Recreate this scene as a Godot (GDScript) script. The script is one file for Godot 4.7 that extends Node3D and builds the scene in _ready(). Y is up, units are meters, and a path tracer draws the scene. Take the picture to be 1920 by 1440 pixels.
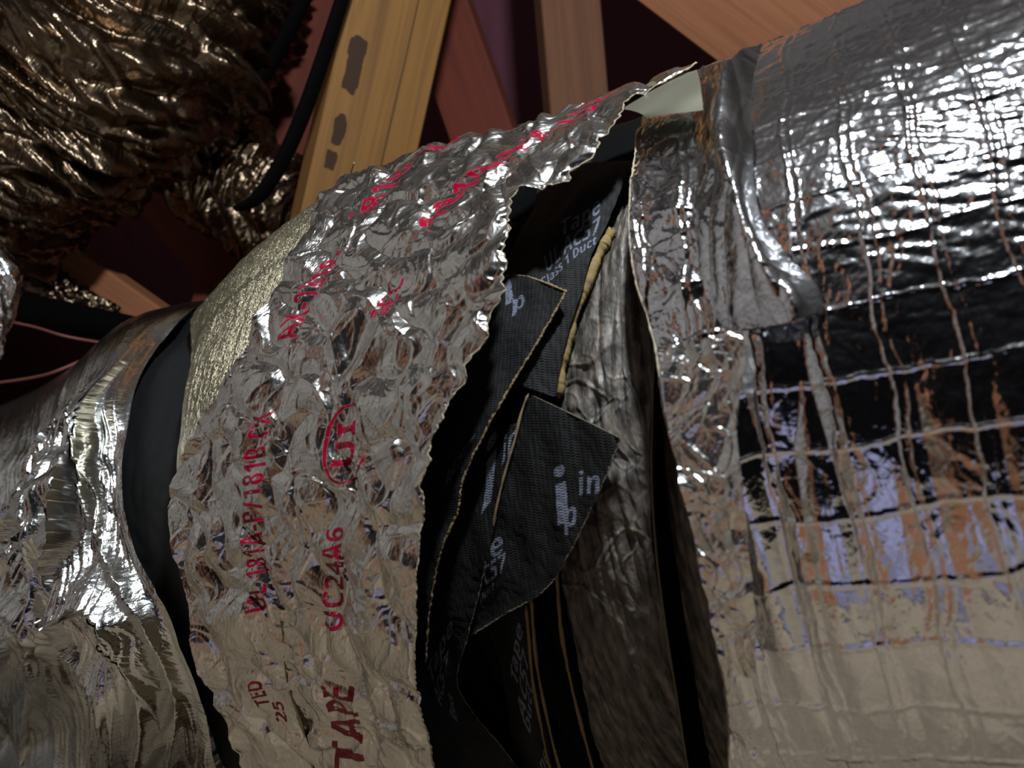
extends Node3D
# A torn joint of insulated flexible duct in an attic. The duct is a real tube: AXIS is its direction, and every
# sheet on it is laid out in tube coordinates (t along the axis, angle round it, radius), all in metres.

const FOCAL := 1507.0                 # pixels, for a frame of 1920 x 1440
const PITCH := 21.71                  # the camera looks up
const AXIS := Vector3(-0.85378, 0.0, -0.52063)
const OUT := Vector3(0.52063, 0.0, -0.85378)   # horizontal, away from the camera
const SCALE := 0.6                    # distance camera - duct axis
const AXIS_ELEV := 0.29
const R0 := 0.4404                    # in units of SCALE
const CORE := 0.385

var cam: Camera3D
var view: Basis
var n_a := FastNoiseLite.new()
var n_b := FastNoiseLite.new()
var n_c := FastNoiseLite.new()
var n_cell := FastNoiseLite.new()
var rng := RandomNumberGenerator.new()
var heights := PackedFloat32Array()
var M := {}
var used := {}


# ---------------------------------------------------------------- camera, light, exposure
func setup_view() -> void:
	cam = Camera3D.new()
	cam.name = "camera"
	add_child(cam)
	cam.rotation_degrees.x = PITCH
	view = Basis(Vector3.RIGHT, deg_to_rad(PITCH))
	cam.near = 0.01
	cam.far = 50.0
	var lens := CameraAttributesPhysical.new()
	lens.frustum_focal_length = 35.0
	lens.frustum_focus_distance = 0.52
	lens.exposure_aperture = 35.0 / (2.0 * 1.7)
	lens.frustum_near = 0.01
	lens.frustum_far = 50.0
	cam.attributes = lens
	cam.fov = 2.0 * rad_to_deg(atan(720.0 / FOCAL))
	var we := WorldEnvironment.new()
	we.name = "environment"
	var env := Environment.new()
	env.background_mode = Environment.BG_COLOR
	env.background_color = Color(0, 0, 0)
	env.tonemap_mode = Environment.TONE_MAPPER_LINEAR
	env.tonemap_exposure = 1.16
	env.sdfgi_enabled = true
	env.ssao_enabled = true
	env.ssil_enabled = true
	we.environment = env
	add_child(we)


func work_lamp() -> void:
	var at := Vector3(0.06, 0.6, 0.08)
	var o := thing("work_lamp", "caged work lamp hanging on a cord over the duct", "lamp", at)
	var st := begin()
	lathe(st, [Vector2(0.0, 0.075), Vector2(0.010, 0.075), Vector2(0.016, 0.068), Vector2(0.017, 0.03), Vector2(0.014, 0.022), Vector2(0.0, 0.022)], 20)
	commit(st, "housing", M.black_plastic, o)
	st = begin()
	lathe(st, [Vector2(0.0, -0.022), Vector2(0.016, -0.018), Vector2(0.026, -0.004), Vector2(0.028, 0.01), Vector2(0.02, 0.022)], 20)
	commit(st, "bulb", M.lamp_glow, o)
	st = begin()
	tube_line(st, [Vector3(0, 0.075, 0), Vector3(0, 0.3, 0), Vector3(0.0, 1.16, 0.02)], [0.004, 0.004, 0.004], 8)
	commit(st, "cord", M.black_plastic, o)
	var l := OmniLight3D.new()
	l.name = "lamp_light"
	l.position = at
	l.light_color = Color(0.93, 0.97, 1.0)
	l.light_energy = 0.62
	l.light_size = 0.026
	l.omni_range = 12.0
	l.omni_attenuation = 2.0
	l.shadow_enabled = true
	add_child(l)


# ---------------------------------------------------------------- naming
func numbered(called: String) -> String:
	var k: int = used.get(called, 0)
	used[called] = k + 1
	return called if k == 0 else "%s_%03d" % [called, k]


func tag(o: Node3D, label: String, category := "", group := "", kind := "") -> void:
	if label: o.set_meta("label", label)
	if category: o.set_meta("category", category)
	if group: o.set_meta("group", group)
	if kind: o.set_meta("kind", kind)


func thing(called: String, label: String, category: String, at := Vector3.ZERO, group := "") -> Node3D:
	var o := Node3D.new()
	o.name = numbered(called)
	o.position = at
	add_child(o)
	tag(o, label, category, group)
	return o


func place(mesh: Mesh, called: String, m: Material, parent: Node3D = self) -> MeshInstance3D:
	var o := MeshInstance3D.new()
	o.mesh = mesh
	o.name = numbered(called) if parent == self else called
	o.material_override = m
	o.cast_shadow = GeometryInstance3D.SHADOW_CASTING_SETTING_ON
	parent.add_child(o, true)
	return o


func begin() -> SurfaceTool:
	var st := SurfaceTool.new()
	st.begin(Mesh.PRIMITIVE_TRIANGLES)
	return st


func commit(st: SurfaceTool, called: String, m: Material, parent: Node3D = self) -> MeshInstance3D:
	st.index()
	st.generate_normals()
	return place(st.commit(), called, m, parent)


# ---------------------------------------------------------------- shapes
func tri(st: SurfaceTool, a: Vector3, b: Vector3, c: Vector3, ua := Vector2.ZERO, ub := Vector2.ZERO, uc := Vector2.ZERO) -> void:
	st.set_uv(ua); st.add_vertex(a)
	st.set_uv(ub); st.add_vertex(b)
	st.set_uv(uc); st.add_vertex(c)


func lathe(st: SurfaceTool, prof: Array, seg: int) -> void:
	for k in seg:
		var a0 := TAU * k / seg
		var a1 := TAU * (k + 1) / seg
		for i in prof.size() - 1:
			var p: Vector2 = prof[i]
			var q: Vector2 = prof[i + 1]
			var v00 := Vector3(p.x * cos(a0), p.y, p.x * sin(a0))
			var v01 := Vector3(p.x * cos(a1), p.y, p.x * sin(a1))
			var v10 := Vector3(q.x * cos(a0), q.y, q.x * sin(a0))
			var v11 := Vector3(q.x * cos(a1), q.y, q.x * sin(a1))
			tri(st, v00, v10, v11)
			tri(st, v00, v11, v01)


# a bevelled timber whose length runs along local y; UV in metres (u across, v along the grain)
func timber(width: float, length: float, depth: float) -> ArrayMesh:
	var st := begin()
	st.set_smooth_group(-1)
	var b := minf(width, depth) * 0.05
	var w := width / 2.0
	var d := depth / 2.0
	var ring := [Vector2(w - b, d), Vector2(w, d - b), Vector2(w, -d + b), Vector2(w - b, -d), Vector2(-w + b, -d), Vector2(-w, -d + b), Vector2(-w, d - b), Vector2(-w + b, d)]
	var run := 0.0
	for i in 8:
		var p: Vector2 = ring[i]
		var q: Vector2 = ring[(i + 1) % 8]
		var step := p.distance_to(q)
		var lo := -length / 2.0
		var hi := length / 2.0
		var a := Vector3(p.x, lo, p.y)
		var bb := Vector3(q.x, lo, q.y)
		var c := Vector3(q.x, hi, q.y)
		var dd := Vector3(p.x, hi, p.y)
		var u0 := Vector2(run, 0)
		var u1 := Vector2(run + step, 0)
		var u2 := Vector2(run + step, length)
		var u3 := Vector2(run, length)
		tri(st, a, bb, c, u0, u1, u2)
		tri(st, a, c, dd, u0, u2, u3)
		tri(st, Vector3(0, hi, 0), dd, c, Vector2(0, 0), Vector2(p.x, p.y), Vector2(q.x, q.y))
		tri(st, Vector3(0, lo, 0), bb, a, Vector2(0, 0), Vector2(q.x, q.y), Vector2(p.x, p.y))
		run += step
	st.index()
	st.generate_normals()
	return st.commit()


func smooth_line(pts: Array, per: int) -> Array:
	var outp := []
	for i in pts.size() - 1:
		var a = pts[maxi(i - 1, 0)]
		var b = pts[i]
		var c = pts[i + 1]
		var d = pts[mini(i + 2, pts.size() - 1)]
		for k in per:
			outp.append(cr(a, b, c, d, float(k) / per))
	outp.append(pts[-1])
	return outp


func cr(a, b, c, d, x: float):
	return b + (c - a) * (0.5 * x) + (a * 2.0 - b * 5.0 + c * 4.0 - d) * (0.5 * x * x) + (b * 3.0 - a - c * 3.0 + d) * (0.5 * x * x * x)


func tube_line(st: SurfaceTool, pts: Array, radii: Array, seg := 8, flat := 1.0, facing := Vector3.ZERO) -> void:
	var side := Vector3.UP
	var rings := []
	for i in pts.size():
		var dir: Vector3 = (pts[mini(i + 1, pts.size() - 1)] - pts[maxi(i - 1, 0)]).normalized()
		if facing != Vector3.ZERO:
			side = facing
		elif i == 0 and absf(dir.y) > 0.8:
			side = Vector3.RIGHT
		var x := dir.cross(side).normalized()
		var y := x.cross(dir).normalized()
		side = y
		var ring := []
		for k in seg:
			var a := TAU * k / seg
			ring.append(pts[i] + (x * cos(a) + y * sin(a) * flat) * radii[mini(i, radii.size() - 1)])
		rings.append(ring)
	for i in pts.size() - 1:
		for k in seg:
			var k2 := (k + 1) % seg
			tri(st, rings[i][k], rings[i + 1][k2], rings[i + 1][k])
			tri(st, rings[i][k], rings[i][k2], rings[i + 1][k2])
	for e in [0, pts.size() - 1]:
		for k in seg:
			var k2 := (k + 1) % seg
			if e == 0: tri(st, pts[0], rings[0][k2], rings[0][k])
			else: tri(st, pts[e], rings[e][k], rings[e][k2])


# a grid of points as a smooth mesh
func grid_mesh(pos: PackedVector3Array, nu: int, nv: int, uvs: PackedVector2Array, uv2s := PackedVector2Array()) -> ArrayMesh:
	var nor := PackedVector3Array()
	nor.resize(pos.size())
	var ind := PackedInt32Array()
	ind.resize((nu - 1) * (nv - 1) * 6)
	var q := 0
	for j in nv - 1:
		for i in nu - 1:
			var a := j * nu + i
			var b := a + 1
			var c := a + nu
			var d := c + 1
			var n1 := (pos[d] - pos[a]).cross(pos[b] - pos[c])
			nor[a] += n1; nor[b] += n1; nor[c] += n1; nor[d] += n1
			if (i + j) % 2 == 0:
				ind[q] = a; ind[q + 1] = b; ind[q + 2] = d
				ind[q + 3] = a; ind[q + 4] = d; ind[q + 5] = c
			else:
				ind[q] = a; ind[q + 1] = b; ind[q + 2] = c
				ind[q + 3] = b; ind[q + 4] = d; ind[q + 5] = c
			q += 6
	for k in nor.size():
		nor[k] = nor[k].normalized()
	var arr := []
	arr.resize(Mesh.ARRAY_MAX)
	arr[Mesh.ARRAY_VERTEX] = pos
	arr[Mesh.ARRAY_NORMAL] = nor
	arr[Mesh.ARRAY_TEX_UV] = uvs
	if uv2s.size(): arr[Mesh.ARRAY_TEX_UV2] = uv2s
	arr[Mesh.ARRAY_INDEX] = ind
	var m := ArrayMesh.new()
	m.add_surface_from_arrays(Mesh.PRIMITIVE_TRIANGLES, arr)
	return m


# ---------------------------------------------------------------- tube coordinates
func sight(x: float, y: float) -> Vector3:
	return view * Vector3((x - 960.0) / FOCAL, -(y - 720.0) / FOCAL, -1.0)


func spot(x: float, y: float, depth: float) -> Vector3:
	return sight(x, y) * depth


func graze(p: Vector2) -> float:      # radius of the tube whose upper outline passes there
	var w := sight(p.x, p.y)
	return sin(atan2(w.y, w.dot(OUT)) - AXIS_ELEV)


func on_tube(p: Vector2, r: float) -> Vector3:   # (t, angle, radius) of the near side of the tube of radius r
	var w := sight(p.x, p.y)
	var e := w.dot(OUT)
	var y := w.y
	var a := e * e + y * y
	var b := -2.0 * (e * cos(AXIS_ELEV) + y * sin(AXIS_ELEV))
	var disc := b * b - 4.0 * a * (1.0 - r * r)
	var s := (-b - sqrt(maxf(disc, 0.0))) / (2.0 * a)
	var yy := s * y - sin(AXIS_ELEV)
	var ee := s * e - cos(AXIS_ELEV)
	return Vector3(s * w.dot(AXIS), atan2(yy, -ee), sqrt(yy * yy + ee * ee))


func tube_point(c: Vector3) -> Vector3:
	return (AXIS * c.x + OUT * (cos(AXIS_ELEV) - c.z * cos(c.y)) + Vector3.UP * (sin(AXIS_ELEV) + c.z * sin(c.y))) * SCALE


# net of tube coordinates from rows of outline points; lift: metres above the tube, per row or per column or both
func net_on(rows: Array, lift: Callable, radius := 0.0, over := true, under := true) -> Array:
	var cols: int = rows[0].size()
	var net := []
	var rad := []
	for j in cols:
		rad.append(radius if radius > 0.0 else graze(rows[0][j]))
	for i in rows.size():
		var line := []
		for j in cols:
			line.append(on_tube(rows[i][j], rad[j] + lift.call(i, j) / SCALE))
		net.append(line)
	if over:
		for turn in [0.3, 0.8, 1.5, 2.3]:
			var line := []
			for j in cols:
				var c: Vector3 = net[0][j] if turn == 0.3 else line_origin(net, rows.size(), j)
				line.append(Vector3(c.x, c.y + turn, c.z))
			net.insert(0, line)
	if under:
		for turn in [0.5, 1.2]:
			var line := []
			for j in cols:
				var c: Vector3 = net[-1][j] if turn == 0.5 else net[-2][j]
				line.append(Vector3(c.x, c.y - turn, c.z))
			net.append(line)
	return net


func line_origin(net: Array, n: int, j: int) -> Vector3:
	return net[net.size() - n][j]


# resamples a net with nv x nu points, row coordinates from v0 to v1 (in rows), lifts them by bump(c, u, v) metres
func sheet(net: Array, nu: int, nv: int, bump: Callable, v0 := 0.0, v1 := -1.0, rows_uv := 1.0) -> ArrayMesh:
	var rows := net.size()
	var cols: int = net[0].size()
	if v1 < 0.0: v1 = rows - 1.0
	var pos := PackedVector3Array()
	var uvs := PackedVector2Array()
	var uv2s := PackedVector2Array()
	pos.resize(nu * nv)
	uvs.resize(nu * nv)
	uv2s.resize(nu * nv)
	for k in nv:
		var f := v0 + (v1 - v0) * k / (nv - 1.0)
		var i := clampi(int(f), 0, rows - 2)
		var x := f - i
		var line: Array[Vector3] = []
		for j in cols:
			var a: Vector3 = net[maxi(i - 1, 0)][j]
			var b: Vector3 = net[i][j]
			var c: Vector3 = net[i + 1][j]
			var d: Vector3 = net[mini(i + 2, rows - 1)][j]
			line.append(cr(a, b, c, d, x))
		for h in nu:
			var g := (cols - 1.0) * h / (nu - 1.0)
			var j := clampi(int(g), 0, cols - 2)
			var y := g - j
			var a := line[maxi(j - 1, 0)] if j > 0 else line[0] * 2.0 - line[1]
			var b := line[j]
			var c := line[j + 1]
			var d := line[j + 2] if j + 2 < cols else line[cols - 1] * 2.0 - line[cols - 2]
			var p: Vector3 = b + (c - a) * (0.5 * y) + (a * 2.0 - b * 5.0 + c * 4.0 - d) * (0.5 * y * y) + (b * 3.0 - a - c * 3.0 + d) * (0.5 * y * y * y)
			p += bump.call(p, g, f)
			var at := k * nu + h
			pos[at] = tube_point(p)
			uvs[at] = Vector2(p.x, p.y * p.z) * SCALE
			uv2s[at] = Vector2(g / (cols - 1.0), (f - v0) / (v1 - v0))
	return grid_mesh(pos, nu, nv, uvs, uv2s)


# ---------------------------------------------------------------- creases (in metres)
func crumple(s: float, a: float, big: float, mid: float, small: float) -> float:
	var ws := s + 0.006 * n_c.get_noise_2d(s * 26.0, a * 26.0)
	var wa := a + 0.006 * n_c.get_noise_2d(s * 26.0 + 50.0, a * 26.0)
	var h := big * (0.9 * facet(ws * 46.0 + wa * 17.0, wa * 40.0 - ws * 11.0) + 1.2 * absf(n_a.get_noise_2d(ws * 24.0, wa * 19.0)))
	h += mid * (facet(ws * 105.0 - wa * 38.0 + 40.0, wa * 92.0 + ws * 43.0) + 0.5 * absf(n_b.get_noise_2d(ws * 70.0, wa * 60.0)))
	h += mid * 0.55 * maxf(0.0, 1.0 - 7.0 * absf(n_c.get_noise_2d(ws * 31.0 + 7.0, wa * 24.0))) + mid * 0.35 * maxf(0.0, 1.0 - 6.0 * absf(n_b.get_noise_2d(ws * 55.0, wa * 48.0 + 3.0)))
	h += small * (absf(n_a.get_noise_2d(s * 190.0, a * 170.0)) + 0.5 * absf(n_b.get_noise_2d(s * 390.0, a * 360.0)))
	return h


# random heights on a lattice of triangles, flat between: what folding a stiff foil leaves
func facet(x: float, y: float) -> float:
	var k := (x + y) * 0.3660254
	var i := floori(x + k)
	var j := floori(y + k)
	var fx := x + k - i
	var fy := y + k - j
	var a := heights[(i * 57 + j * 131) & 1023]
	var c := heights[((i + 1) * 57 + (j + 1) * 131) & 1023]
	if fx > fy:
		var b := heights[((i + 1) * 57 + j * 131) & 1023]
		return a + (b - a) * fx + (c - b) * fy
	var d := heights[(i * 57 + (j + 1) * 131) & 1023]
	return a + (d - a) * fy + (c - d) * fx


func rad(h: float) -> Vector3:
	return Vector3(0, 0, h / SCALE)


func ramp(x: float, a: float, b: float) -> float:
	return smoothstep(a, b, x) if a < b else 1.0 - smoothstep(b, a, x)


# ---------------------------------------------------------------- materials
func noise_tex(w: int, h: int, freq: float, seed_: int, ramp: Array, kind := FastNoiseLite.TYPE_SIMPLEX_SMOOTH, fractal := FastNoiseLite.FRACTAL_FBM, oct := 5, seamless := true) -> NoiseTexture2D:
	var n := FastNoiseLite.new()
	n.seed = seed_
	n.noise_type = kind
	n.frequency = freq
	n.fractal_type = fractal
	n.fractal_octaves = oct
	var t := NoiseTexture2D.new()
	t.width = w
	t.height = h
	t.seamless = seamless
	t.noise = n
	if ramp.size():
		var g := Gradient.new()
		g.offsets = PackedFloat32Array()
		g.colors = PackedColorArray()
		for i in ramp.size():
			g.add_point(ramp[i][0], ramp[i][1])
		t.color_ramp = g
	return t


func grey(v: float) -> Color:
	return Color(v, v, v)


func std(color: Color, rough: float, metal := 0.0) -> StandardMaterial3D:
	var m := StandardMaterial3D.new()
	m.albedo_color = color
	m.roughness = rough
	m.metallic = metal
	return m


func wood(dark: Color, light: Color, seed_: int) -> StandardMaterial3D:
	var m := std(Color.WHITE, 0.75)
	# stretched noise: grain lines along v
	m.albedo_texture = noise_tex(512, 64, 0.02, seed_, [[0.0, dark], [0.42, light], [0.5, light.lerp(dark, 0.5)], [0.56, light], [1.0, dark.lerp(light, 0.3)]])
	m.uv1_scale = Vector3(2.2, 0.6, 1.0)
	m.heightmap_enabled = true
	m.heightmap_texture = m.albedo_texture
	m.heightmap_scale = 0.05
	return m


func materials() -> void:
	for k in 1024: heights.append(rng.randf())
	for pair in [[n_a, 11], [n_b, 23], [n_c, 37]]:
		pair[0].seed = pair[1]
		pair[0].noise_type = FastNoiseLite.TYPE_SIMPLEX_SMOOTH
		pair[0].fractal_type = FastNoiseLite.FRACTAL_NONE
		pair[0].frequency = 1.0
	n_cell.seed = 5
	n_cell.noise_type = FastNoiseLite.TYPE_CELLULAR
	n_cell.cellular_return_type = FastNoiseLite.RETURN_DISTANCE2_SUB
	n_cell.fractal_type = FastNoiseLite.FRACTAL_NONE
	n_cell.frequency = 1.0

	M.black_plastic = std(Color(0.02, 0.02, 0.022), 0.4)
	M.lamp_glow = std(Color(1, 1, 1), 0.5)
	M.lamp_glow.emission_enabled = true
	M.lamp_glow.emission = Color(0.93, 0.97, 1.0)
	M.lamp_glow.emission_energy_multiplier = 8.0

	var fine := noise_tex(1024, 1024, 0.02, 3, [], FastNoiseLite.TYPE_SIMPLEX_SMOOTH, FastNoiseLite.FRACTAL_RIDGED, 4)
	M.jacket = std(Color(0.91, 0.91, 0.92), 0.11, 1.0)
	M.jacket.heightmap_enabled = true
	M.jacket.heightmap_texture = fine
	M.jacket.heightmap_scale = 0.011
	M.jacket.uv1_scale = Vector3(7.0, 7.0, 1.0)
	M.dull_jacket = std(Color(0.66, 0.62, 0.52), 0.36, 1.0)
	M.dull_jacket.heightmap_enabled = true
	M.dull_jacket.heightmap_texture = noise_tex(1024, 1024, 0.03, 8, [], FastNoiseLite.TYPE_SIMPLEX_SMOOTH, FastNoiseLite.FRACTAL_RIDGED, 4)
	M.dull_jacket.heightmap_scale = 0.14
	M.dull_jacket.uv1_scale = Vector3(20.0, 5.0, 1.0)
	M.sleeve = std(Color(0.92, 0.92, 0.91), 0.16, 1.0)
	M.sleeve.heightmap_enabled = true
	M.sleeve.heightmap_texture = fine
	M.sleeve.heightmap_scale = 0.04
	M.sleeve.uv1_scale = Vector3(9.0, 4.0, 1.0)
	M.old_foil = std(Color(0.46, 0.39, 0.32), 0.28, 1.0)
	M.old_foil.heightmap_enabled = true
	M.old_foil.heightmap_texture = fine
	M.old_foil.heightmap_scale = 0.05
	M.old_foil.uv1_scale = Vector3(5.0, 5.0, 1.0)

	M.liner = std(Color(0.45, 0.415, 0.38), 0.38)
	M.liner.roughness_texture = noise_tex(512, 512, 0.02, 31, [[0.0, grey(0.4)], [1.0, grey(1.0)]])
	M.liner.roughness = 0.85
	M.liner.albedo_texture = noise_tex(512, 512, 0.03, 33, [[0.0, grey(0.4)], [0.5, grey(0.75)], [0.75, grey(1.0)], [1.0, Color(1.0, 0.9, 0.75)]])
	M.liner.uv1_scale = Vector3(9.0, 3.0, 1.0)
	M.liner.heightmap_enabled = true
	M.liner.heightmap_texture = fine
	M.liner.heightmap_scale = 0.05
	M.core_black = std(Color(0.02, 0.02, 0.022), 0.7)
	M.core_black.metallic_specular = 0.2
	M.collar = std(Color(0.022, 0.022, 0.024), 0.75)
	M.fiber = std(Color(0.50, 0.42, 0.26), 0.95)
	M.grey_edge = std(Color(0.42, 0.39, 0.32), 0.8)
	M.thread = std(Color(0.50, 0.42, 0.30), 0.9)
	M.torn = std(Color(0.60, 0.54, 0.45), 0.75)
	M.paper = std(Color(0.66, 0.63, 0.55), 0.75)

	M.yellow_wood = wood(Color(0.42, 0.28, 0.12), Color(0.56, 0.39, 0.18), 41)
	M.red_wood = wood(Color(0.36, 0.14, 0.09), Color(0.47, 0.2, 0.12), 43)
	M.brown_wood = wood(Color(0.33, 0.2, 0.12), Color(0.44, 0.28, 0.17), 45)
	M.orange_wood = wood(Color(0.52, 0.31, 0.2), Color(0.65, 0.42, 0.28), 47)
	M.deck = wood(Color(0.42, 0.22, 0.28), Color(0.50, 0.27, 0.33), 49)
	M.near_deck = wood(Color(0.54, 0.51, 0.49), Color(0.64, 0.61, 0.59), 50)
	M.wall = std(Color(0.42, 0.38, 0.35), 0.9)
	M.strap = std(Color(0.03, 0.026, 0.03), 0.95)
	M.strap.metallic_specular = 0.15
	M.wire = std(Color(0.45, 0.25, 0.2), 0.6)
	M.stain = std(Color(0.24, 0.155, 0.09), 0.9)
	M.insulation = std(Color(1, 1, 1), 1.0)
	M.insulation.albedo_texture = noise_tex(512, 512, 0.02, 53, [[0.0, Color(0.52, 0.46, 0.38)], [0.5, Color(0.67, 0.60, 0.51)], [1.0, Color(0.77, 0.70, 0.61)]])
	M.insulation.uv1_scale = Vector3(2.0, 2.0, 1.0)
	M.roll = std(Color(0.76, 0.73, 0.71), 0.95)
	M.lilac = std(Color(0.60, 0.58, 0.70), 0.8)


# ---------------------------------------------------------------- lettering
# fills the triangles of a text into a mask: the word runs up the strip (towards v = 0) when turn is 1, and down when it is -1
func stamp(mask: PackedByteArray, w: int, h: int, text: String, cx: float, cy: float, length: float, height: float, angle: float, shear := 0.0) -> void:
	var tm := TextMesh.new()
	var font := SystemFont.new()
	font.font_names = PackedStringArray(["Droid Sans"])
	font.font_weight = 700
	tm.font = font
	tm.font_size = 64
	tm.depth = 0.0
	tm.pixel_size = 0.01
	tm.text = text
	var arr := tm.get_mesh_arrays()
	var vs: PackedVector3Array = arr[Mesh.ARRAY_VERTEX]
	var ix: PackedInt32Array = arr[Mesh.ARRAY_INDEX] if arr[Mesh.ARRAY_INDEX] != null else PackedInt32Array(range(vs.size()))
	var lo := Vector2(1e9, 1e9)
	var hi := Vector2(-1e9, -1e9)
	for v in vs:
		lo = lo.min(Vector2(v.x, v.y))
		hi = hi.max(Vector2(v.x, v.y))
	var ax := Vector2(cos(angle), -sin(angle))       # reading direction in image pixels (y down)
	var up := Vector2(-sin(angle), -cos(angle))
	for q in range(0, ix.size(), 3):
		var p := []
		for k in 3:
			var v := vs[ix[q + k]]
			var g := Vector2((v.x - lo.x) / (hi.x - lo.x) - 0.5, (v.y - lo.y) / (hi.y - lo.y) - 0.5)
			p.append(Vector2(cx, cy) + ax * (g.x * length + g.y * shear * height) + up * g.y * height)
		fill_tri(mask, w, h, p[0], p[1], p[2])


func fill_tri(mask: PackedByteArray, w: int, h: int, a: Vector2, b: Vector2, c: Vector2) -> void:
	var area := (b - a).cross(c - a)
	if absf(area) < 1e-6: return
	var x0 := maxi(int(minf(a.x, minf(b.x, c.x))), 0)
	var x1 := mini(int(maxf(a.x, maxf(b.x, c.x))) + 1, w - 1)
	var y0 := maxi(int(minf(a.y, minf(b.y, c.y))), 0)
	var y1 := mini(int(maxf(a.y, maxf(b.y, c.y))) + 1, h - 1)
	var sg := signf(area)
	for y in range(y0, y1 + 1):
		for x in range(x0, x1 + 1):
			var p := Vector2(x + 0.5, y + 0.5)
			if (b - a).cross(p - a) * sg >= -0.01 and (c - b).cross(p - b) * sg >= -0.01 and (a - c).cross(p - c) * sg >= -0.01:
				mask[y * w + x] = 255


func stroke(mask: PackedByteArray, w: int, h: int, pts: Array, width: float) -> void:
	for i in pts.size() - 1:
		var a: Vector2 = pts[i]
		var b: Vector2 = pts[i + 1]
		var n := (b - a).normalized().orthogonal() * width * 0.5
		fill_tri(mask, w, h, a + n, b + n, b - n)
		fill_tri(mask, w, h, a + n, b - n, a - n)


# a base colour image and a metal image from a print mask
func printed(mask: PackedByteArray, w: int, h: int, ink: Color, ground: Color, wear := 0.0) -> Array:
	var col := PackedByteArray()
	var met := PackedByteArray()
	col.resize(w * h * 4)
	met.resize(w * h)
	var i8 := [int(ink.r * 255), int(ink.g * 255), int(ink.b * 255), int(ink.a * 255)]
	var g8 := [int(ground.r * 255), int(ground.g * 255), int(ground.b * 255), int(ground.a * 255)]
	for k in w * h:
		var on := mask[k] > 0
		if on and wear > 0.0 and n_b.get_noise_2d((k % w) * 0.09, (k / w) * 0.09) > 1.0 - wear: on = false
		var c: Array = i8 if on else g8
		col[k * 4] = c[0]; col[k * 4 + 1] = c[1]; col[k * 4 + 2] = c[2]; col[k * 4 + 3] = c[3]
		met[k] = 0 if on else 255
	return [ImageTexture.create_from_image(Image.create_from_data(w, h, false, Image.FORMAT_RGBA8, col)), ImageTexture.create_from_image(Image.create_from_data(w, h, false, Image.FORMAT_L8, met))]


# ---------------------------------------------------------------- the attic
func timber_between(called: String, p0: Vector3, p1: Vector3, width: float, depth: float, twist: float, m: Material, label: String, extra0 := 0.0, extra1 := 0.0) -> Node3D:
	var y := (p1 - p0).normalized()
	var a := p0 - y * extra0
	var b := p1 + y * extra1
	var mid := (a + b) / 2.0
	var z := -mid.normalized()
	z = (z - y * z.dot(y)).normalized().rotated(y, twist)
	var x := y.cross(z)
	var o := place(timber(width, a.distance_to(b), depth), called, m)
	o.transform = Transform3D(Basis(x, y, z), mid)
	tag(o, label, "wooden beam")
	return o


func roof() -> void:
	# two decks meeting at a ridge, sheathing panels on each with open joints
	var ridge := Vector3(0, 2.15, -0.5)
	for side in [-1, 1]:
		var eave := Vector3(0, -0.62, -0.5 + side * (2.9 if side < 0 else 4.6))
		var along := (eave - ridge).normalized()
		var n: Vector3 = Vector3(1, 0, 0).cross(along) * side
		if n.y > 0: n = -n
		var o := Node3D.new()
		o.name = "ceiling" if side < 0 else "ceiling_001"
		add_child(o)
		tag(o, "dark roof sheathing sloping up behind the beams" if side < 0 else "dark roof sheathing on the near slope", "roof", "", "structure")
		var length := ridge.distance_to(eave)
		for i in 5:
			for j in 4:
				var w := 6.4 / 5.0
				var l := length / 4.0
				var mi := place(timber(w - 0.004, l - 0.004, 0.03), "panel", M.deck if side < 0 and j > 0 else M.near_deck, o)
				var c: Vector3 = ridge + along * (l * (j + 0.5)) + Vector3(-3.2 + w * (i + 0.5), 0, 0) - n * 0.016
				mi.transform = Transform3D(Basis(Vector3.RIGHT * side, along, (Vector3.RIGHT * side).cross(along)), c)
		var back := place(timber(6.6, length + 0.1, 0.06), "deck_back", M.wall, o)
		back.transform = Transform3D(Basis(Vector3.RIGHT * side, along, (Vector3.RIGHT * side).cross(along)), ridge + along * length / 2.0 - n * 0.07)
	for side in [-1, 1]:
		var st := begin()
		st.set_smooth_group(-1)
		for x in [3.2, 3.26]:
			var a := Vector3(side * x, -0.8, -3.4)
			var b := Vector3(side * x, -0.8, 4.2)
			var c := Vector3(side * x, 2.35, -0.5)
			if (side > 0) == (x < 3.23): tri(st, a, b, c)
			else: tri(st, a, c, b)
		var w := commit(st, "wall_left" if side < 0 else "wall_right", M.wall)
		tag(w, "dark gable wall closing the attic on the " + ("left" if side < 0 else "right"), "wall", "", "structure")
	# loose insulation on the attic floor
	var nu := 160
	var pos := PackedVector3Array()
	var uvs := PackedVector2Array()
	for k in nu:
		for h in nu:
			var x := lerpf(-3.3, 3.3, h / (nu - 1.0))
			var z := lerpf(-3.3, 4.1, k / (nu - 1.0))
			var y := -0.42 + 0.05 * n_a.get_noise_2d(x * 2.0, z * 2.0) + 0.03 * n_b.get_noise_2d(x * 7.0, z * 7.0) + 0.012 * n_c.get_noise_2d(x * 22.0, z * 22.0)
			pos.append(Vector3(x, y, z))
			uvs.append(Vector2(x, z))
	var fl := place(grid_mesh(pos, nu, nu, uvs), "floor", M.insulation)
	tag(fl, "beige loose insulation covering the attic floor", "floor", "", "structure")


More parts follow.
